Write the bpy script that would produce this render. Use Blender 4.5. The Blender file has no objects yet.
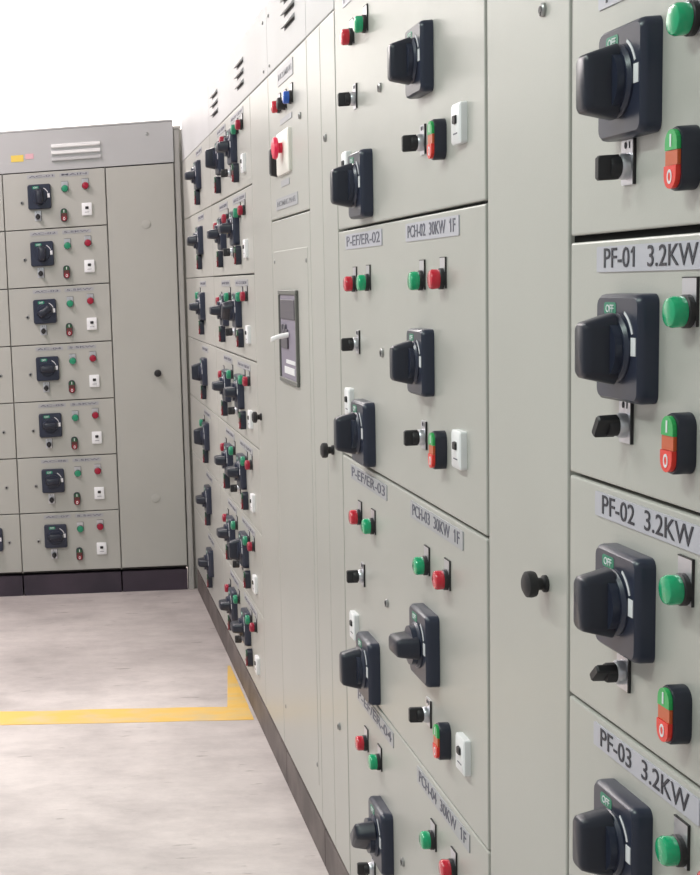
import bpy, bmesh, math, random
from mathutils import Matrix, Vector
random.seed(7)
PI = math.pi
S = bpy.context.scene
COL = S.collection

# ------------------------------------------------------------------ camera
cd = bpy.data.cameras.new('camera')
cam = bpy.data.objects.new('camera', cd)
COL.objects.link(cam)
RX = Vector((0.9939851708, 0.0915380187, -0.0601188103))
UP = Vector((0.0464307682, 0.1449343873, 0.9883512570))
FW = Vector((-0.0991849988, 0.9851978555, -0.1398124512))
M = Matrix.Identity(4)
for i in range(3):
    M[i][0], M[i][1], M[i][2] = RX[i], UP[i], -FW[i]
M[2][3] = 1.4763371
cam.matrix_world = M
cd.sensor_fit = 'HORIZONTAL'
cd.sensor_width = 36.0
cd.lens = 1400.0 / 700.0 * 36.0
cd.shift_x = (350 + 71.7765) / 700.0
cd.shift_y = (492.683 - 437.5) / 700.0
cd.clip_start = 0.05
S.camera = cam

# ------------------------------------------------------------------ world, lights, exposure
w = bpy.data.worlds.new('world')
S.world = w
w.use_nodes = True
w.node_tree.nodes['Background'].inputs[0].default_value = (0.95, 0.985, 0.985, 1)
w.node_tree.nodes['Background'].inputs[1].default_value = 0.5
S.view_settings.view_transform = 'Standard'
S.view_settings.look = 'None'
S.view_settings.gamma = 1
S.view_settings.use_curve_mapping = False
S.view_settings.exposure = -0.2

# ceiling luminaires: (x, y, length along x, length along y, watts, colour)
LAMPS = [(-1.15, 1.2, 0.3, 1.3, 36, (0.84, 1.0, 0.91)),
         (-1.15, 3.4, 0.3, 1.3, 42, (0.95, 1.0, 0.96)),
         (-1.15, 5.5, 0.3, 1.3, 48, (1.0, 0.88, 0.90)),
         (-1.1, 7.45, 1.3, 0.3, 80, (1.0, 0.95, 0.92)),  # this and the next: added out of view to overexpose the back wall
         (0.7, 7.45, 1.3, 0.3, 80, (1.0, 0.95, 0.92))]
CEIL = 3.3


# ------------------------------------------------------------------ materials
def principled(name, col, rough=0.5, metal=0.0, spec=0.5):
    m = bpy.data.materials.new(name)
    m.use_nodes = True
    b = m.node_tree.nodes['Principled BSDF']
    b.inputs['Base Color'].default_value = (*col, 1)
    b.inputs['Roughness'].default_value = rough
    b.inputs['Metallic'].default_value = metal
    b.inputs['Specular IOR Level'].default_value = spec
    return m


def vary(m, c1, c2, scale, lo=0.35, hi=0.65, detail=6, bump=0.0, bscale=300, stretch=(1, 1, 1)):
    """Object-space noise between two paint tones with a fine relief."""
    nt = m.node_tree
    b = nt.nodes['Principled BSDF']
    geo = nt.nodes.new('ShaderNodeNewGeometry')
    mp = nt.nodes.new('ShaderNodeMapping')
    mp.inputs['Scale'].default_value = stretch
    nt.links.new(geo.outputs['Position'], mp.inputs['Vector'])
    n = nt.nodes.new('ShaderNodeTexNoise')
    n.inputs['Scale'].default_value = scale
    n.inputs['Detail'].default_value = detail
    nt.links.new(mp.outputs[0], n.inputs['Vector'])
    r = nt.nodes.new('ShaderNodeValToRGB')
    r.color_ramp.elements[0].position = lo
    r.color_ramp.elements[1].position = hi
    r.color_ramp.elements[0].color = (*c1, 1)
    r.color_ramp.elements[1].color = (*c2, 1)
    nt.links.new(n.outputs['Fac'], r.inputs[0])
    nt.links.new(r.outputs[0], b.inputs['Base Color'])
    if bump:
        n2 = nt.nodes.new('ShaderNodeTexNoise')
        n2.inputs['Scale'].default_value = bscale
        n2.inputs['Detail'].default_value = 2
        nt.links.new(geo.outputs['Position'], n2.inputs['Vector'])
        bp = nt.nodes.new('ShaderNodeBump')
        bp.inputs['Strength'].default_value = bump
        bp.inputs['Distance'].default_value = 0.002
        nt.links.new(n2.outputs['Fac'], bp.inputs['Height'])
        nt.links.new(bp.outputs[0], b.inputs['Normal'])
    return m, n, r


PAINT = principled('pebble_grey_paint', (.5, .5, .44), .34)
vary(PAINT, (.445, .440, .410), (.495, .488, .456), 1.3, bump=.08, bscale=500)
HEAD = principled('header_grey_paint', (.5, .5, .5), .45)
vary(HEAD, (.47, .47, .475), (.53, .53, .54), 1.5, bump=.08, bscale=500)
BODY = principled('carcase_gap_shade', (.04, .038, .035), .7)  # carcase coloured near black so the door gaps carry painted shade
POSTM = principled('corner_post_paint', (.42, .41, .39), .5)
PL_L = principled('plinth_dark_paint', (.045, .032, .05), .6)
vary(PL_L, (.035, .026, .04), (.06, .042, .062), 4)
PL_R = principled('plinth_brown_grey', (.2, .165, .155), .6)
vary(PL_R, (.10, .08, .077), (.17, .14, .133), 9)
BLACK = principled('switch_black_plastic', (.018, .021, .036), .36)
BEZ = principled('bezel_dark_plastic', (.026, .032, .058), .32)
BLK2 = principled('matt_black_plastic', (.018, .017, .02), .5)
CHROME = principled('legend_plate_aluminium', (.62, .62, .66), .32, .75)
WHITE = principled('white_plastic', (.86, .86, .88), .35)
WMARK = principled('white_print', (.85, .85, .88), .5)
CREAM = principled('cream_plastic', (.83, .80, .74), .4)
LABEL = principled('label_plate', (.49, .485, .55), .35)
LABEL2 = principled('label_plate_grey', (.42, .42, .445), .4)
INK = principled('black_ink', (.03, .03, .045), .5)
INKG = principled('grey_ink', (.12, .12, .16), .5)
GAP_SHADE = principled('gap_shade_black', (.008, .008, .008), .9, 0, .1)  # matt black for the shade painted into the wide door gap
INKL = principled('faded_ink', (.30, .30, .33), .5)
GREEN = principled('green_lens', (.0, .40, .17), .22)
GREEN2 = principled('green_button', (.02, .42, .10), .3)
RED = principled('red_lens', (.62, .012, .035), .22)
RED2 = principled('red_button', (.85, .035, .02), .3)
ORANGE = principled('pilot_window_orange', (.60, .10, .02), .3)
ESTOP = principled('emergency_red', (.82, .01, .07), .3)
BLUE = principled('blue_lens', (.01, .10, .52), .25)
GRN_L = principled('green_print', (.01, .25, .14), .4)
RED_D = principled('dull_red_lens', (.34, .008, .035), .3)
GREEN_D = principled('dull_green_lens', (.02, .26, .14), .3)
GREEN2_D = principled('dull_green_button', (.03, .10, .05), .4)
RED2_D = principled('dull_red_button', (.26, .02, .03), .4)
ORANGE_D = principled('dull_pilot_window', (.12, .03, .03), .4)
YEL = principled('yellow_sticker', (.85, .62, .12), .5)
PINK = principled('pink_sticker', (.75, .45, .5), .5)
FRAME = principled('breaker_frame_grey', (.14, .14, .13), .4)
BRK = principled('breaker_face_violet_grey', (.26, .23, .30), .45)
BRKD = principled('breaker_face_dark', (.10, .09, .11), .45)
SCREW = principled('zinc_screw', (.4, .4, .4), .35, .8)
HAND = principled('racking_handle_white', (.82, .80, .80), .35)
LAMPBODY_HILITE = principled('luminaire_and_highlight_white', (.8, .8, .8), .5)  # also whitens the upper louvre hoods as a painted highlight
for mm_ in (GREEN, RED, BLUE):
    mm_.node_tree.nodes['Principled BSDF'].inputs['Coat Weight'].default_value = .5


def tube_mat(col):
    m = bpy.data.materials.new('lamp_diffuser')
    m.use_nodes = True
    b = m.node_tree.nodes['Principled BSDF']
    b.inputs['Emission Color'].default_value = (*col, 1)
    b.inputs['Emission Strength'].default_value = 6
    return m


# floor: power-floated concrete with stains and hairline marks
FLOOR = principled('concrete_floor', (.55, .5, .48), .38)
nt = FLOOR.node_tree
b = nt.nodes['Principled BSDF']
geo = nt.nodes.new('ShaderNodeNewGeometry')


def noise(scale, detail=6, rough=.6, stretch=(1, 1, 1)):
    mp = nt.nodes.new('ShaderNodeMapping')
    mp.inputs['Scale'].default_value = stretch
    nt.links.new(geo.outputs['Position'], mp.inputs['Vector'])
    n = nt.nodes.new('ShaderNodeTexNoise')
    n.inputs['Scale'].default_value = scale
    n.inputs['Detail'].default_value = detail
    n.inputs['Roughness'].default_value = rough
    nt.links.new(mp.outputs[0], n.inputs['Vector'])
    return n


def ramp(src, a, ca, c, cc):
    r = nt.nodes.new('ShaderNodeValToRGB')
    r.color_ramp.elements[0].position = a
    r.color_ramp.elements[1].position = c
    r.color_ramp.elements[0].color = (*ca, 1)
    r.color_ramp.elements[1].color = (*cc, 1)
    nt.links.new(src, r.inputs[0])
    return r


def mix(mode, fac, A, B):
    m = nt.nodes.new('ShaderNodeMix')
    m.data_type = 'RGBA'
    m.blend_type = mode
    m.inputs[0].default_value = fac
    nt.links.new(A, m.inputs[6])
    nt.links.new(B, m.inputs[7])
    return m.outputs[2]


n1 = ramp(noise(1.6, 8, .62).outputs['Fac'], .3, (.49, .44, .43), .66, (.70, .635, .615))
n2 = ramp(noise(7, 9, .75, (.55, 1, 1)).outputs['Fac'], .36, (.70, .69, .70), .60, (1, 1, 1))
n3 = ramp(noise(26, 3, .5, (.35, 1.3, 1)).outputs['Fac'], .27, (.50, .48, .47), .33, (1, 1, 1))
nt.links.new(mix('MULTIPLY', .7, mix('MULTIPLY', .7, n1.outputs[0], n2.outputs[0]), n3.outputs[0]), b.inputs['Base Color'])
rr = ramp(noise(3, 4).outputs['Fac'], .3, (.33,) * 3, .7, (.55,) * 3)
nt.links.new(rr.outputs[0], b.inputs['Roughness'])
bp = nt.nodes.new('ShaderNodeBump')
bp.inputs['Strength'].default_value = .15
bp.inputs['Distance'].default_value = .003
nt.links.new(noise(60, 5).outputs['Fac'], bp.inputs['Height'])
nt.links.new(bp.outputs[0], b.inputs['Normal'])

YPAINT = principled('yellow_floor_paint', (.80, .47, .09), .4)
vary(YPAINT, (.70, .52, .26), (.84, .53, .12), 11, .35, .55, stretch=(.5, 1, 1))
WALLM = principled('white_wall_paint', (.86, .85, .83), .8)
vary(WALLM, (.84, .83, .81), (.88, .87, .855), 2)


# ------------------------------------------------------------------ mesh helpers (front faces -y)
def nbm():
    return bmesh.new()


def box(bm, x0, x1, y0, y1, z0, z1, bev=0.0, seg=1):
    g = bmesh.ops.create_cube(bm, size=1)
    vs = g['verts']
    for v in vs:
        v.co = Vector((x0 + (v.co.x + .5) * (x1 - x0), y0 + (v.co.y + .5) * (y1 - y0), z0 + (v.co.z + .5) * (z1 - z0)))
    if bev:
        es = list({e for v in vs for e in v.link_edges})
        bmesh.ops.bevel(bm, geom=es, offset=bev, segments=seg, affect='EDGES', profile=.5)
    return bm


def loft(bm, rings, cap=True):
    """rings: lists of Vectors, same count; joined in order, ends capped."""
    R = [[bm.verts.new(p) for p in ring] for ring in rings]
    n = len(R[0])
    for a, c in zip(R, R[1:]):
        for i in range(n):
            bm.faces.new((a[i], a[(i + 1) % n], c[(i + 1) % n], c[i]))
    if cap:
        bm.faces.new(list(reversed(R[0])))
        bm.faces.new(R[-1])
    return bm


def circ(r, y, n=20, cx=0, cz=0):
    return [Vector((cx + r * math.cos(2 * PI * i / n), y, cz + r * math.sin(2 * PI * i / n))) for i in range(n)]


def rrect(wd, h, r, y, k=4, cx=0, cz=0):
    out = []
    for q, (sx, sz) in enumerate(((1, 1), (-1, 1), (-1, -1), (1, -1))):
        for i in range(k + 1):
            a = q * PI / 2 + i * PI / 2 / k
            out.append(Vector((cx + sx * (wd / 2 - r) + r * math.cos(a), y, cz + sz * (h / 2 - r) + r * math.sin(a))))
    return out


def turned(bm, prof, n=20, cx=0, cz=0):
    return loft(bm, [circ(r, y, n, cx, cz) for r, y in prof])


CACHE = {}


def mesh(key, build, mat, smooth=False):
    k = (key, mat.name)
    if k in CACHE:
        return CACHE[k]
    bm = nbm()
    build(bm)
    bmesh.ops.recalc_face_normals(bm, faces=bm.faces[:])
    me = bpy.data.meshes.new(key)
    bm.to_mesh(me)
    bm.free()
    me.materials.append(mat)
    if smooth:
        for p in me.polygons:
            p.use_smooth = True
        try:
            me.set_sharp_from_angle(angle=math.radians(38))
        except Exception:
            pass
    CACHE[k] = me
    return me


def obj(name, me, parent=None, loc=(0, 0, 0), roty=0.0, label=None):
    o = bpy.data.objects.new(name, me)
    COL.objects.link(o)
    o.location = loc
    if roty:
        o.rotation_euler = (0, roty, 0)
    if parent:
        o.parent = parent
    if label:
        o['label'] = label
    return o


UNIQ = [0]


def one(name, build, mat, parent=None, loc=(0, 0, 0), smooth=False, label=None):
    UNIQ[0] += 1
    return obj(name, mesh(name + '_%d' % UNIQ[0], build, mat, smooth), parent, loc, label=label)


def thing(name, label, cat, loc, rz=0.0, group=None):
    o = bpy.data.objects.new(name, None)
    COL.objects.link(o)
    o.empty_display_size = .1
    o.location = loc
    o.rotation_euler = (0, 0, rz)
    o['label'] = label
    o['category'] = cat
    if group:
        o['group'] = group
    return o


TEXTS = {}


def text_mesh(s, size, mat, align='LEFT', bold=0.0, sx=1.0):
    k = (s, size, mat.name, align, bold, sx)
    if k in TEXTS:
        return TEXTS[k]
    c = bpy.data.curves.new('lettering', 'FONT')
    c.body = s
    c.size = size
    align = 'LEFT'
    lead = 0.0
    c.align_x = align
    c.align_y = 'CENTER'
    c.extrude = .0003
    c.offset = bold * .2
    c.resolution_u = 3
    o = bpy.data.objects.new('lettering', c)
    COL.objects.link(o)
    dg = bpy.context.evaluated_depsgraph_get()
    me = bpy.data.meshes.new_from_object(o.evaluated_get(dg))
    bpy.data.objects.remove(o)
    if '1' in s:
        # the built-in face draws 1 as a bare stem: add its flag
        fb = bmesh.new()
        fb.from_mesh(me)
        for i, ch in enumerate(s):
            if ch != '1':
                continue
            c.body = s[:i + 1]
            c.align_x = 'LEFT'
            q = bpy.data.objects.new('lettering', c)
            COL.objects.link(q)
            dg.update()
            m2 = bpy.data.meshes.new_from_object(q.evaluated_get(bpy.context.evaluated_depsgraph_get()))
            xr = max(v.co.x for v in m2.vertices)
            yt = max(v.co.y for v in m2.vertices)
            bpy.data.objects.remove(q)
            st = size * .07
            sh = lead
            p = [(xr + sh - st, yt), (xr + sh - st, yt - size * .13), (xr + sh - size * .22, yt - size * .23), (xr + sh - size * .22, yt - size * .15)]
            loft(fb, [[Vector((a_, b_, -.0003)) for a_, b_ in p], [Vector((a_, b_, .0003)) for a_, b_ in p]])
        fb.to_mesh(me)
        fb.free()
    xs = [v.co.x for v in me.vertices]
    me.transform(Matrix.Translation((-(min(xs) + max(xs)) / 2, 0, 0)))
    me.transform(Matrix.Rotation(PI / 2, 4, 'X') @ Matrix.Diagonal((sx, 1, 1, 1)))
    me.materials.clear()
    me.materials.append(mat)
    TEXTS[k] = me
    return me


# ------------------------------------------------------------------ switchgear devices (parts with sub-parts)
def rotary_switch(p, x, z, turn=0.0, size=1.0):
    """door-coupling rotary handle; turn 0 = grip upright"""
    def bz(bm):
        loft(bm, [rrect(.108, .114, .010, 0), rrect(.108, .114, .010, -.013), rrect(.106, .112, .010, -.0175),
                  rrect(.100, .106, .009, -.0205)])

    def collar(bm):
        turned(bm, [(.037, -.0200), (.037, -.0225), (.034, -.026), (.031, -.026), (.031, -.034), (.0, -.034)][:5], 28)

    def grip(bm):
        loft(bm, [rrect(.036, .076, .012, -.0262), rrect(.034, .072, .011, -.034), rrect(.031, .063, .009, -.050),
                  rrect(.028, .059, .008, -.0565), rrect(.022, .052, .006, -.0590)])

    s = obj('rotary_switch', mesh('rotary_bezel', bz, BEZ, True), p, (x, 0, z))
    s.scale = (size,) * 3
    obj('collar', mesh('rotary_collar', collar, BEZ, True), s)
    obj('grip', mesh('rotary_grip', grip, BLACK, True), s, roty=turn)

    def gl(bm):
        loft(bm, [rrect(.030, .013, .004, -.0204), rrect(.030, .013, .004, -.0209)])
    obj('position_label', mesh('rotary_green', gl, GRN_L), s, (-.016, 0, .042), label='green printed position label')
    obj('lettering', text_mesh('OFF', .0115, WMARK, 'CENTER', .0002), s, (-.016, -.0211, .0415))

    def arc(bm):
        n = 8
        a0, a1 = math.radians(22), math.radians(62)
        for r0, r1 in ((.0415, .0445),):
            fr = []
            for i in range(n + 1):
                a = a0 + (a1 - a0) * i / n
                fr.append([Vector((r * math.cos(a), y, r * math.sin(a) * 1.0)) for r, y in ((r0, -.0203), (r1, -.0200), (r1, -.0212), (r0, -.0212))])
            loft(bm, fr)
    obj('scale_mark', mesh('rotary_arc', arc, WMARK), s, label='white printed arc')

    def rect(bm):
        box(bm, -.0055, .0055, -.0212, -.0195, -.0095, .0095)
    obj('pointer_mark', mesh('rotary_mark', rect, WMARK), s, (.0425, 0, .003), label='white pointer rectangle')
    return s


def legend(bm):
    # thin aluminium plate with raised rim
    loft(bm, [rrect(.030, .047, .003, 0), rrect(.030, .047, .003, -.0022)])


def lamp(p, x, z, mat, name='indicator_lamp'):
    def base(bm):
        turned(bm, [(.0165, -.0020), (.0165, -.0075), (.0150, -.0090)], 22)

    def lens(bm):
        turned(bm, [(.0148, -.0085), (.0155, -.0095), (.0155, -.0185), (.0138, -.0215), (.0100, -.0228)], 22)

    def rib(bm):
        for i in range(3):
            box(bm, -.011 + i * .008, -.009 + i * .008, -.0318, -.0300, -.009, .009)
    s = obj(name, mesh('lamp_base', base, BLK2, True), p, (x, 0, z))
    obj('lens', mesh('lamp_lens', lens, mat, True), s)
    obj('legend_plate', mesh('legend', legend, CHROME), s, (0, 0, .0085))

    def edge(bm):
        box(bm, .0150, .0163, -.0026, 0, -.0235, .0235)
        box(bm, -.0150, .0163, -.0026, 0, .0235, .0247)
    obj('legend_rim', mesh('legend_rim', edge, BLK2), s, (0, 0, .0085))
    return s


def selector(p, x, z, turn=0.0):
    def base(bm):
        turned(bm, [(.0138, -.002), (.0138, -.008), (.0120, -.0110)], 20)

    def knob(bm):
        turned(bm, [(.0112, -.0105), (.0112, -.019), (.0100, -.021)], 20)
        loft(bm, [rrect(.011, .026, .003, -.0125), rrect(.010, .026, .003, -.0315), rrect(.008, .022, .002, -.0335)])
    s = obj('selector_switch', mesh('sel_base', base, CHROME, True), p, (x, 0, z))
    obj('legend_plate', mesh('legend', legend, CHROME), s, (0, 0, .004))

    def edge(bm):
        box(bm, .0150, .0172, -.0030, 0, -.0235, .0235)
    obj('legend_rim', mesh('sel_rim', edge, BLK2), s, (0, 0, .004))
    obj('lettering', text_mesh('0  I', .010, INK, 'CENTER'), s, (0, -.0026, .0215))
    obj('knob', mesh('sel_knob', knob, BLK2, True), s, roty=turn)
    return s


def dual_button(p, x, z, dull=False):
    def body(bm):
        loft(bm, [rrect(.031, .061, .014, 0, 6), rrect(.031, .061, .014, -.0155, 6), rrect(.029, .059, .0135, -.0175, 6)])

    def top(bm):
        pts = [(-.0125, .009), (.0125, .009)]
        n = 8
        ring = [Vector((.0125 * math.cos(PI * i / n), 0, .0155 + .0125 * math.sin(PI * i / n))) for i in range(n + 1)]
        ring += [Vector((-.0125, 0, .0085)), Vector((.0125, 0, .0085))]
        a = [v + Vector((0, -.017, 0)) for v in ring]
        c = [v + Vector((0, -.0215, 0)) for v in ring]
        loft(bm, [a, c])

    def bot(bm):
        n = 8
        ring = [Vector((-.0125 * math.cos(PI * i / n), 0, -.0155 - .0125 * math.sin(PI * i / n))) for i in range(n + 1)]
        ring += [Vector((.0125, 0, -.0062)), Vector((-.0125, 0, -.0062))]
        a = [v + Vector((0, -.017, 0)) for v in ring]
        c = [v + Vector((0, -.0222, 0)) for v in ring]
        loft(bm, [a, c])

    def mid(bm):
        box(bm, -.0125, .0125, -.0208, -.017, -.0058, .0081)

    def ln(bm):
        box(bm, -.0015, .0015, -.0220, -.0212, -.006, .006)

    def ring(bm):
        n = 16
        for i in range(n):
            a0, a1 = 2 * PI * i / n, 2 * PI * (i + 1) / n
            q = []
            for a in (a0, a1):
                q.append([Vector((r * math.cos(a), y, r * 1.45 * math.sin(a))) for r, y in ((.0030, -.0220), (.0048, -.0220), (.0048, -.0227), (.0030, -.0227))])
            loft(bm, q)
    s = obj('double_pushbutton', mesh('dual_body', body, BLACK, True), p, (x, 0, z))
    obj('start_button', mesh('dual_top', top, GREEN2_D if dull else GREEN2), s, label='green button with white bar')
    obj('pilot_window', mesh('dual_mid', mid, ORANGE_D if dull else ORANGE), s, label='orange red pilot window')
    obj('stop_button', mesh('dual_bot', bot, RED2_D if dull else RED2), s, label='red button with white ring')
    obj('start_mark', mesh('dual_I', ln, WMARK), s, (0, 0, .0175))
    obj('stop_mark', mesh('dual_O', ring, WMARK), s, (0, 0, -.0165))
    return s


def reset_socket(p, x, z):
    def plate(bm):
        loft(bm, [rrect(.047, .058, .004, 0), rrect(.047, .058, .004, -.0085), rrect(.042, .053, .004, -.0105)])

    def btn(bm):
        loft(bm, [rrect(.016, .013, .003, -.0100), rrect(.014, .011, .003, -.0135)])
    s = obj('reset_plate', mesh('reset_plate', plate, WHITE, True), p, (x, 0, z), label='white plate with small black button')
    obj('reset_button', mesh('reset_btn', btn, BLK2), s, (0, 0, .006))

    def mk(bm):
        box(bm, -.010, .010, -.0109, -.0100, -.001, .001)
    obj('print_line', mesh('reset_line', mk, INKG), s, (0, 0, -.014))
    return s


def key_lock(p, x, z):
    def ring(bm):
        turned(bm, [(.0085, 0), (.0085, -.003), (.0070, -.0045)], 16)

    def slot(bm):
        turned(bm, [(.0045, -.0043), (.0045, -.0052)], 12)
        box(bm, -.0012, .0012, -.0052, -.0040, -.0068, .0)
    s = obj('key_lock', mesh('lock_ring', ring, SCREW, True), p, (x, 0, z))
    obj('keyhole', mesh('lock_slot', slot, BLK2), s)
    return s


def door_knob(p, x, z):
    def k(bm):
        turned(bm, [(.011, 0), (.011, -.004), (.008, -.006), (.008, -.012), (.0160, -.0145), (.0172, -.019),
                    (.0165, -.025), (.011, -.028)], 18)
    return obj('door_knob', mesh('door_knob', k, BLK2, True), p, (x, 0, z), label='black mushroom door knob')


def name_plate(p, x0, x1, z, h, s=None, size=.02, mat=None, ink=None, sx=1.0, fill=.86):
    mat = mat or LABEL
    wd = x1 - x0

    def pl(bm):
        loft(bm, [rrect(wd, h, .002, 0, 2), rrect(wd, h, .002, -.0016, 2)])
    o = obj('name_plate', mesh('name_plate_%.3f_%.3f' % (wd, h), pl, mat), p, ((x0 + x1) / 2, 0, z))
    if s:
        me = text_mesh(s, size, ink or INK, 'CENTER', .0003, sx)
        xs = [v.co.x for v in me.vertices]
        k = (wd * fill) / (max(xs) - min(xs))
        l = obj('lettering', me, o, (-k * (max(xs) + min(xs)) / 2, -.0020, 0))
        l.scale = (k, 1, 1)
    return o


def louvre(p, x, z, wd, n=3, pitch=.032, mat=HEAD):
    def sl(bm):
        # pressed hood: a wedge open at the bottom
        a = [Vector((-wd / 2, 0, .008)), Vector((-wd / 2, -.010, -.004)), Vector((-wd / 2, -.008, -.006)), Vector((-wd / 2, 0, -.002))]
        c = [v + Vector((wd, 0, 0)) for v in a]
        loft(bm, [a, c])

    def sh(bm):
        box(bm, -wd / 2, wd / 2, -.0006, .0002, -.011, -.001)
    for i in range(n):
        s = obj('louvre', mesh('louvre_%.3f' % wd, sl, mat), p, (x, 0, z - i * pitch))
        obj('louvre_slot', mesh('louvre_slot_%.3f' % wd, sh, BLK2), s)


def hood_louvre(p, x, z, wd):
    def sl(bm):
        a = [Vector((-wd / 2, 0, .013)), Vector((-wd / 2, -.012, .006)), Vector((-wd / 2, -.014, -.003)), Vector((-wd / 2, 0, -.006))]
        loft(bm, [a, [v + Vector((wd, 0, 0)) for v in a]])
    for i in range(3):
        obj('louvre', mesh('hood_louvre', sl, LAMPBODY_HILITE if i < 2 else HEAD), p, (x, 0, z - i * .030))  # upper two hoods white: their highlight is put into the colour


def screw(p, x, z, r=.005):
    def k(bm):
        turned(bm, [(r, 0), (r, -.002), (r * .6, -.0035)], 12)
    return obj('screw', mesh('screw_%.4f' % r, k, SCREW, True), p, (x, 0, z))


def door(p, x0, x1, z0, z1, mat=PAINT, name='door', gap=.0022, th=.018, bev=.0025, label=None, out=0.0):
    def b(bm):
        box(bm, x0 + gap, x1 - gap, -out, th, z0 + gap, z1 - gap, bev, 2)
    return one(name, b, mat, p, smooth=False, label=label)


def shell(p, wd, plinth_mat, depth=.58, top=2.2, ph=.11, seams=True, prec=.004, skew=0.0):
    """carcase, plinth and header of one cabinet; door plane at y = 0"""
    def sk(bm):
        for v in bm.verts:
            if v.co.y > .3 and v.co.x < .01:
                v.co.x += skew

    def body(bm):
        box(bm, .001 + skew / 20, wd - .001, .019, depth, ph, top - .003, .0)
        sk(bm)
    one('carcase', body, BODY, p)

    def side(bm):
        box(bm, .0005, .0035, .0185, depth + .001, ph, top - .002)
        box(bm, wd - .0035, wd - .0005, .0185, depth + .001, ph, top - .002)
        box(bm, .0035, wd - .0035, depth, depth + .003, ph, top - .002)
        sk(bm)
    one('side_panel', side, PAINT, p)

    def pl(bm):
        box(bm, .003, wd - .003, prec, depth - .01, 0, ph - .010, .001)
        sk(bm)
    one('plinth', pl, plinth_mat, p)

    def roof(bm):
        box(bm, .0, wd, .003, depth + .004, top - .004, top + .004)
        sk(bm)
    one('roof_panel', roof, HEAD, p)


def header(p, x0, x1, z0=2.009, z1=2.196, seam=.0008):
    return door(p, x0, x1, z0, z1, HEAD, 'header_panel', gap=seam, bev=.0025 if seam else 0)


# ------------------------------------------------------------------ setting
def structure(name, build, mat):
    o = one(name, build, mat)
    o['kind'] = 'structure'
    return o


structure('floor', lambda bm: box(bm, -4.5, 2.6, -3, 8.3, -.1, 0), FLOOR)
structure('wall_back', lambda bm: box(bm, -4.5, 2.6, 8.3, 8.45, -.1, CEIL + .3), WALLM)
structure('wall_right', lambda bm: box(bm, 2.6, 2.75, -3, 8.45, -.1, CEIL + .3), WALLM)
structure('ceiling', lambda bm: box(bm, -4.5, 2.75, -3, 8.45, CEIL + .3, CEIL + .42), WALLM)

# painted safety line on the floor: one strip across the aisle and a return along the plinths
def fl(bm):
    n = 36
    top, bot = [], []
    for i in range(n + 1):
        x = -2.4 + (2.4 + .586) * i / n
        t = max(0, (x + .27))
        yc = 4.72 - .03 * (x + .27)
        top.append((x, yc + .078 + random.uniform(-.004, .004)))
        bot.append((x, yc - .078 + random.uniform(-.004, .004)))
    for i in range(n):
        loft(bm, [[Vector((bot[i][0], bot[i][1], .0)), Vector((bot[i + 1][0], bot[i + 1][1], .0)), Vector((top[i + 1][0], top[i + 1][1], .0)), Vector((top[i][0], top[i][1], .0))],
                  [Vector((bot[i][0], bot[i][1], .0012)), Vector((bot[i + 1][0], bot[i + 1][1], .0012)), Vector((top[i + 1][0], top[i + 1][1], .0012)), Vector((top[i][0], top[i][1], .0012))]])
    tri = [(.515, 4.7708), (.588, 4.7708), (.588, 5.30), (.578, 5.30)]
    loft(bm, [[Vector((x_, y_, 0)) for x_, y_ in tri], [Vector((x_, y_, .0012)) for x_, y_ in tri]])


o = one('floor_marking', fl, YPAINT)
o['label'] = 'yellow painted safety line crossing the grey concrete floor to the cabinets'
o['category'] = 'floor marking'

# luminaires
for i, (x, y, lx, ly, W_, colr) in enumerate(LAMPS):
    t = thing('ceiling_light', ['white ceiling luminaire above the aisle nearest the camera',
                                'white ceiling luminaire above the middle of the aisle',
                                'white ceiling luminaire above the far end of the aisle',
                                'added unseen luminaire crosswise behind the left cabinet row, whitening the wall',
                                'added unseen luminaire crosswise behind the room corner, whitening the wall'][i], 'ceiling light', (x, y, CEIL), 0, 'ceiling luminaires')
    one('lamp_body', lambda bm: box(bm, -lx / 2 - .03, lx / 2 + .03, -ly / 2 - .03, ly / 2 + .03, .02, .3, .004), LAMPBODY_HILITE, t)
    one('diffuser', lambda bm: box(bm, -lx / 2, lx / 2, -ly / 2, ly / 2, .0, .0195), tube_mat(colr), t)
    ld = bpy.data.lights.new('tube_light', 'AREA')
    ld.shape = 'RECTANGLE'
    ld.size, ld.size_y = lx, ly
    ld.energy = W_
    ld.color = colr
    lo = bpy.data.objects.new('tube_light', ld)
    COL.objects.link(lo)
    lo.parent = t
    lo.location = (0, 0, -.01)

# ------------------------------------------------------------------ RIGHT ROW (door plane x = 0.593, facing -x)
D = .5930694
RZ = -PI / 2


def right_cab(name, label, cat, yfar, wd, group='cabinets of the right-hand row'):
    return thing(name, label, cat, (D, yfar, 0), RZ, group)


ROWZ = [2.009, 1.747, 1.479, 1.210, .941, .674, .405, .118]

# --- far narrow cabinet (first column of switches beside the corner)
t = right_cab('switchgear_cabinet', 'narrow grey switch cabinet in the corner, farthest in the right-hand row', 'electrical cabinet', 6.664, 1.165)
shell(t, 1.165, PL_R)
header(t, 0, 1.165)
col1_turn = [90, 80, 90, 0, 0, 90, 90]
for i in range(7):
    a, c = ROWZ[i], ROWZ[i + 1]
    door(t, .0, 1.165, c, a, name='drawer_door', gap=.0012)
    f = lambda y: 6.664 - y
    rotary_switch(t, f(5.90), a - .118, math.radians(col1_turn[i]))
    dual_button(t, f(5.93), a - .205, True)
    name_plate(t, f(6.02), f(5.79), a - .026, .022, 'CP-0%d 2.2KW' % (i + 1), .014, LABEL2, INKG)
    lamp(t, f(6.03), a - .075, GREEN_D if i in (2, 4) else RED_D) if i in (2, 4) else None

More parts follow.
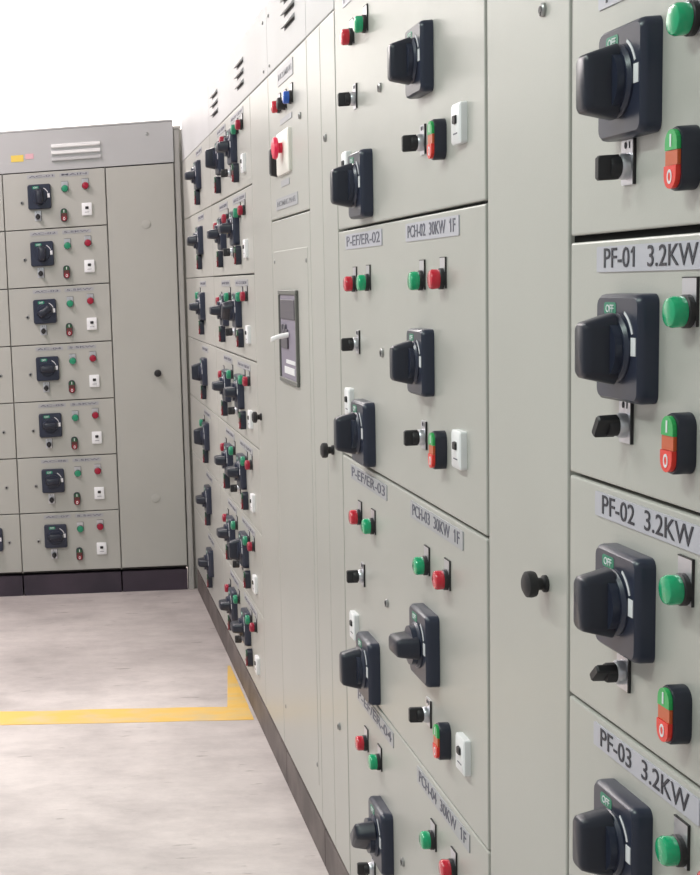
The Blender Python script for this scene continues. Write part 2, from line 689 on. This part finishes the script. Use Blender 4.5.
# --- wide cabinet with two columns of switches and a cable strip
YW = 5.497
t = right_cab('switchgear_cabinet', 'wide grey cabinet packed with two columns of switches, left of the breaker panel', 'electrical cabinet', YW, YW - 4.003)
wd = YW - 4.003
shell(t, wd, PL_R)
header(t, 0, wd)
louvre(t, YW - 5.28, 2.130, .17)
louvre(t, YW - 4.57, 2.130, .15)
for z in (2.16, 2.03):
    screw(t, YW - 4.07, z)
f = lambda y: YW - y
col2_turn = [0, 90, 90, 90, 90, 90, 90]
col3_turn = [90, 90, 45, 90, 90, 0, 90]
for i in range(7):
    a, c = ROWZ[i], ROWZ[i + 1]
    door(t, 0, f(4.37), c, a, name='drawer_door', gap=.0022 if i < 4 else .0014)
    name_plate(t, f(5.24), f(4.99), a - .026, .022, 'AH-0%d 15KW' % (i + 1), .014, LABEL2, INKG)
    name_plate(t, f(4.84), f(4.52), a - .026, .022, 'AH-1%d 15KW' % (i + 1), .014, LABEL2, INKG)
    rotary_switch(t, f(5.105), a - .120, math.radians(col2_turn[i]))
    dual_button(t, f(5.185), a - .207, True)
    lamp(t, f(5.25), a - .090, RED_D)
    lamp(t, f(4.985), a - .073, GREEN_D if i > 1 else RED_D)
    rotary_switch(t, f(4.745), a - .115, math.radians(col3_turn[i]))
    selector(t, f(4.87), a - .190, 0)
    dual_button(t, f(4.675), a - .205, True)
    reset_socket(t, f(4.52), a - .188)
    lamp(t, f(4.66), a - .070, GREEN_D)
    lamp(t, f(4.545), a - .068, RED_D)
door(t, f(4.37), wd, .118, 2.009, name='cable_door')
door_knob(t, f(4.30), 1.050)

# --- incoming breaker panel
YB = 4.003
t = right_cab('breaker_cabinet', 'grey breaker cabinet with red emergency stop, blue lamp and framed breaker window', 'electrical cabinet', YB, .598)
wd = YB - 3.405
shell(t, wd, PL_R)
header(t, 0, wd)
f = lambda y: YB - y
louvre(t, f(3.63), 2.150, .15)
for z in (2.16, 2.03):
    screw(t, .04, z)
door(t, 0, wd, 1.619, 2.009, name='upper_door')
door(t, 0, wd, .118, 1.619, name='lower_door')
name_plate(t, f(3.83), f(3.59), 1.975, .040, 'INCOMING', .022, LABEL2, INKL)
name_plate(t, f(3.90), f(3.56), 1.657, .030, 'INCOMING PANEL', .020, LABEL2, INKL)
lamp(t, f(3.80), 1.903, RED)
lamp(t, f(3.615), 1.903, BLUE)
lamp(t, f(3.71), 1.900, BLK2)
name_plate(t, f(3.80), f(3.62), 1.862, .014, None, 0, LABEL2)


def esp(bm):
    loft(bm, [rrect(.19, .108, .006, 0), rrect(.19, .108, .006, -.007), rrect(.184, .102, .006, -.009)])


e = one('stop_plate', esp, CREAM, t, (f(3.735), 0, 1.781), True, 'cream mounting plate')


def esb(bm):
    turned(bm, [(.013, -.009), (.013, -.018), (.026, -.021), (.0285, -.025), (.026, -.031), (.014, -.034)], 24)


one('emergency_stop', esb, ESTOP, e, (.00, 0, .012), True, 'red mushroom emergency stop button')


def tg(bm):
    loft(bm, [rrect(.030, .080, .005, 0), rrect(.030, .070, .005, -.016), rrect(.022, .060, .004, -.019)])


one('toggle_switch', tg, BLK2, t, (f(3.880), 0, 1.770), True, 'tall black toggle switch')
name_plate(t, f(3.81), f(3.68), 1.706, .016, None, 0, LABEL2)
key_lock(t, f(3.50), 1.845)
# inner cover outline with bolts
one('inner_cover', lambda bm: box(bm, .03, .560, -.0010, .001, .20, 1.535, .001), PAINT, t)
for x_, z_ in ((.05, 1.508), (.545, 1.503), (.05, .25), (.545, .25)):
    screw(t, x_, z_, .006)
# breaker window
bx0, bx1, bz0, bz1 = f(3.865), f(3.585), 1.190, 1.432


def bf(bm):
    for (a, b_, c, d) in ((bx0, bx1, bz1 - .012, bz1), (bx0, bx1, bz0, bz0 + .012), (bx0, bx0 + .012, bz0 + .012, bz1 - .012), (bx1 - .012, bx1, bz0 + .012, bz1 - .012)):
        box(bm, a, b_, -.009, -.001, c, d, .0015)


fr = one('breaker_frame', bf, FRAME, t, label='dark grey window frame')
one('breaker_face', lambda bm: box(bm, bx0 + .016, bx1 - .016, -.005, -.0012, bz0 + .011, bz1 - .011), BRK, fr)
one('arc_chamber', lambda bm: box(bm, bx0 + .03, bx1 - .03, -.008, -.005, bz1 - .075, bz1 - .024, .001), BRKD, fr)
for k in range(4):
    one('trip_dial', lambda bm: turned(bm, [(.012, -.005), (.012, -.009), (.009, -.011)], 14, bx0 + .06 + .022 * k, bz1 - .10 - .012 * (k % 2)), BRKD, fr)
one('push_panel', lambda bm: box(bm, bx0 + .04, bx1 - .14, -.009, -.005, bz0 + .09, bz0 + .14, .001), BRKD, fr)
one('rating_card', lambda bm: box(bm, bx0 + .07, bx1 - .05, -.0062, -.005, bz0 + .025, bz0 + .043), WHITE, fr, label='white rating card')
one('rating_card', lambda bm: box(bm, bx0 + .10, bx1 - .04, -.0062, -.005, bz0 + .052, bz0 + .062), WHITE, fr)


def rh(bm):
    n = 10
    a = [Vector((.007 * math.cos(2 * PI * i / n), 0, .007 * math.sin(2 * PI * i / n))) for i in range(n)]
    loft(bm, [a, [v + Vector((-.01, -.022, -.004)) for v in a], [v + Vector((-.030, -.040, -.012)) for v in a]])


one('racking_handle', rh, HAND, t, (f(3.71), -.008, 1.318), True, 'white lever sticking out of the breaker')

# --- plain cable compartment
YC = 3.405
t = right_cab('cable_compartment', 'plain narrow grey cable compartment between the breaker cabinet and the tall-door cabinet', 'electrical cabinet', YC, YC - 3.075)
wd = YC - 3.075
shell(t, wd, PL_R)
header(t, 0, wd)
door(t, 0, .165, .118, 2.009, name='cover_panel', gap=.0012)
door(t, .165, wd, .118, 2.009, name='cover_panel', gap=.0012)
key_lock(t, YC - 3.187, 1.761)
key_lock(t, YC - 3.160, .445)
door_knob(t, YC - 3.17, 1.080)

# --- tall-door cabinet with two columns
YM = 3.071
t = right_cab('switchgear_cabinet', 'grey cabinet with tall doors, black rotary handles right of the cable compartment', 'electrical cabinet', YM, YM - 2.036)
wd = YM - 2.036
shell(t, wd, PL_R)
header(t, 0, wd, 2.034)
f = lambda y: YM - y
MR = [2.034, 1.557, 1.084, .612, .118]
right_txt = ['PCH-01  30KW  1F', 'PCH-02  30KW  1F', 'PCH-03  30KW  1F', 'PCH-04  30KW  1F']
left_txt = ['P-EF/ER-01', 'P-EF/ER-02', 'P-EF/ER-03', 'P-EF/ER-04']
rt = [0, 0, 88, 0]
for i in range(4):
    a, c = MR[i], MR[i + 1]
    f = lambda y, o=(.012, 0, .010, .034)[i]: YM - y + o
    door(t, 0, wd, c, a, name='door', gap=.0024 if i < 3 else .0018)
    mt = LABEL if i < 2 else LABEL2
    name_plate(t, f(2.485), f(2.165), a - .026, .030, right_txt[i], .029, mt, INKG, 1, .9)
    name_plate(t, f(2.990), f(2.665), a - .026, .030, left_txt[i], .029, mt, INKG, 1, .92)
    # right column
    lamp(t, f(2.378), a - .106, GREEN)
    lamp(t, f(2.253), a - .104, RED)
    if i < 3:
        rotary_switch(t, f(2.364), a - .238, math.radians(rt[i]), (.95, .95, 1.06, 1)[i])
        selector(t, f(2.378), a - .364)
        dual_button(t, f(2.258), a - .371)
        reset_socket(t, f(2.158), a - .359)
        key_lock(t, f(2.675), a - .238)
    # left column
    lamp(t, f(2.905), a - .110, RED)
    lamp(t, f(2.782), a - .108, GREEN)
    if i < 3:
        rotary_switch(t, f(2.806), a - .400, 0, 1.1)
        selector(t, f(2.888), a - .230)
        reset_socket(t, f(2.965), a - .353)
    else:
        rotary_switch(t, f(2.738), a - .243, math.radians(50), 1.1)
        selector(t, f(2.858), a - .364)
        key_lock(t, f(2.60), a - .24)

# --- last unit, standing slightly askew
TH = -.0283
AZ = -PI / 2 - TH
Y1 = 2.0309
tx = thing('cable_compartment', 'plain grey cable door with one black knob, left of the cabinet labelled PF-01', 'electrical cabinet', (D, Y1, 0), AZ, 'cabinets of the right-hand row')
shell(tx, .293, PL_R, skew=.018)
header(tx, 0, .293, 2.045)
door(tx, 0, .293, .118, 2.045, name='cable_door')
door_knob(tx, .222, 1.066)
key_lock(tx, .211, 1.772)

ux, uy = math.sin(-TH), -math.cos(TH)
t = thing('switchgear_cabinet', 'nearest grey cabinet with stacked units labelled PF-01, PF-02 and PF-03', 'electrical cabinet',
          (D + ux * .295, Y1 + uy * .295, 0), AZ, 'cabinets of the right-hand row')
shell(t, .80, PL_R)
header(t, 0, .80, 2.045)
UR = [2.045, 1.769, 1.494, 1.218, .944, .670, .396, .118]
names = {1: 'PF-00  3.2KW', 2: 'PF-01  3.2KW', 3: 'PF-02  3.2KW', 4: 'PF-03  3.2KW'}
for i in range(7):
    a, c = UR[i], UR[i + 1]
    door(t, 0, .46, c + (.0025 if i == 1 else 0), a - (.001 if i == 2 else 0), name='drawer_door')
    if i in names:
        name_plate(t, .081, .340, a - (.016 if i == 1 else .024), .028, names[i], .031, LABEL, INK, 1, .84)
        rotary_switch(t, .181, a - .118, 0)
        lamp(t, .303, a - .078, GREEN)
        lamp(t, .392, a - .076, RED)
        if i < 4:
            selector(t, .160, a - .203, math.radians([0, 0, 35, 50][i]))
            dual_button(t, .303, a - .207)
door(t, .46, .80, .118, 2.045, name='cable_door')
one('gap_shade_strip', lambda bm: box(bm, -.002, .458, .006, .0175, 1.4885, 1.5005), GAP_SHADE, t, label='black strip standing in for shade in the wide gap')  # dark strip added to paint the shade inside this gap

# ------------------------------------------------------------------ LEFT BANK (door plane y = 6.669, facing -y)
YL = 6.6694


def left_cab(name, label, x0):
    return thing(name, label, 'electrical cabinet', (x0, YL, 0), 0, 'cabinets of the far bank')


lt_turn = [0, 0, 60, 90, 90, 90, 90]


def feeder(t, i, a, mirror=False):
    name_plate(t, .115, .245, a - .021, .016, 'AC-0%d' % (i + 1), .012, LABEL2, INKG)
    name_plate(t, .265, .400, a - .021, .016, '5.5KW' if i else 'MAIN', .012, LABEL2, INKG)
    rotary_switch(t, .168, a - .114, math.radians(lt_turn[i]))
    selector(t, .157, a - .205)
    lamp(t, .287, a - .084, GREEN_D)
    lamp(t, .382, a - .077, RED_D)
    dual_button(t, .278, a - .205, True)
    reset_socket(t, .385, a - .184)
    key_lock(t, .085, a - .137)


t = left_cab('switchgear_cabinet', 'grey cabinet cut off by the left edge of the photo, far bank', -.712)
shell(t, .476, PL_L, prec=.012)
header(t, 0, .476, 2.012, 2.194, seam=0)
for i in range(7):
    a, c = ROWZ[i], ROWZ[i + 1]
    door(t, 0, .476, c, a, name='drawer_door')
    if i == 6:
        rotary_switch(t, .335, a - .120, PI / 2)
    key_lock(t, .420, a - .137)

t = left_cab('switchgear_cabinet', 'far grey cabinet with a column of seven switch drawers, under the louvred header', -.236)
shell(t, .476, PL_L, prec=.012)
header(t, 0, .476, 2.012, 2.194, seam=0)
for i in range(7):
    a, c = ROWZ[i], ROWZ[i + 1]
    door(t, 0, .476, c, a, name='drawer_door')
    feeder(t, i, a)
hood_louvre(t, .345, 2.117, .225)
name_plate(t, .045, .103, 2.076, .030, None, 0, YEL)
name_plate(t, .112, .150, 2.082, .024, None, 0, PINK)

t = left_cab('cable_compartment', 'blank grey cable compartment with small black knob, in the corner of the far bank', .240)
shell(t, .315, PL_L, prec=.012)
header(t, 0, .315, 2.012, 2.194, seam=0)
door(t, 0, .315, .118, 2.009, name='cable_door', gap=.003)
door_knob(t, .205, 1.047)
one('round_plug', lambda bm: turned(bm, [(.020, 0), (.020, -.003), (.016, -.004)], 20), PAINT, t, (.178, 0, 1.739), True)
one('round_plug', lambda bm: turned(bm, [(.020, 0), (.020, -.003), (.016, -.004)], 20), PAINT, t, (.175, 0, .453), True)
screw(t, .198, 2.146, .008)

cp = one('corner_post', lambda bm: (box(bm, .5585, .583, YL + .006, YL + .06, 0, 2.160, .002), box(bm, .5585, .70, YL + .035, YL + .07, 0, 2.16, .001), box(bm, .5560, .590, YL - .002, YL + .07, 2.160, 2.172, .001)), POSTM)
cp['label'] = 'grey steel filler post closing the corner between the two cabinet rows'
cp['category'] = 'post'
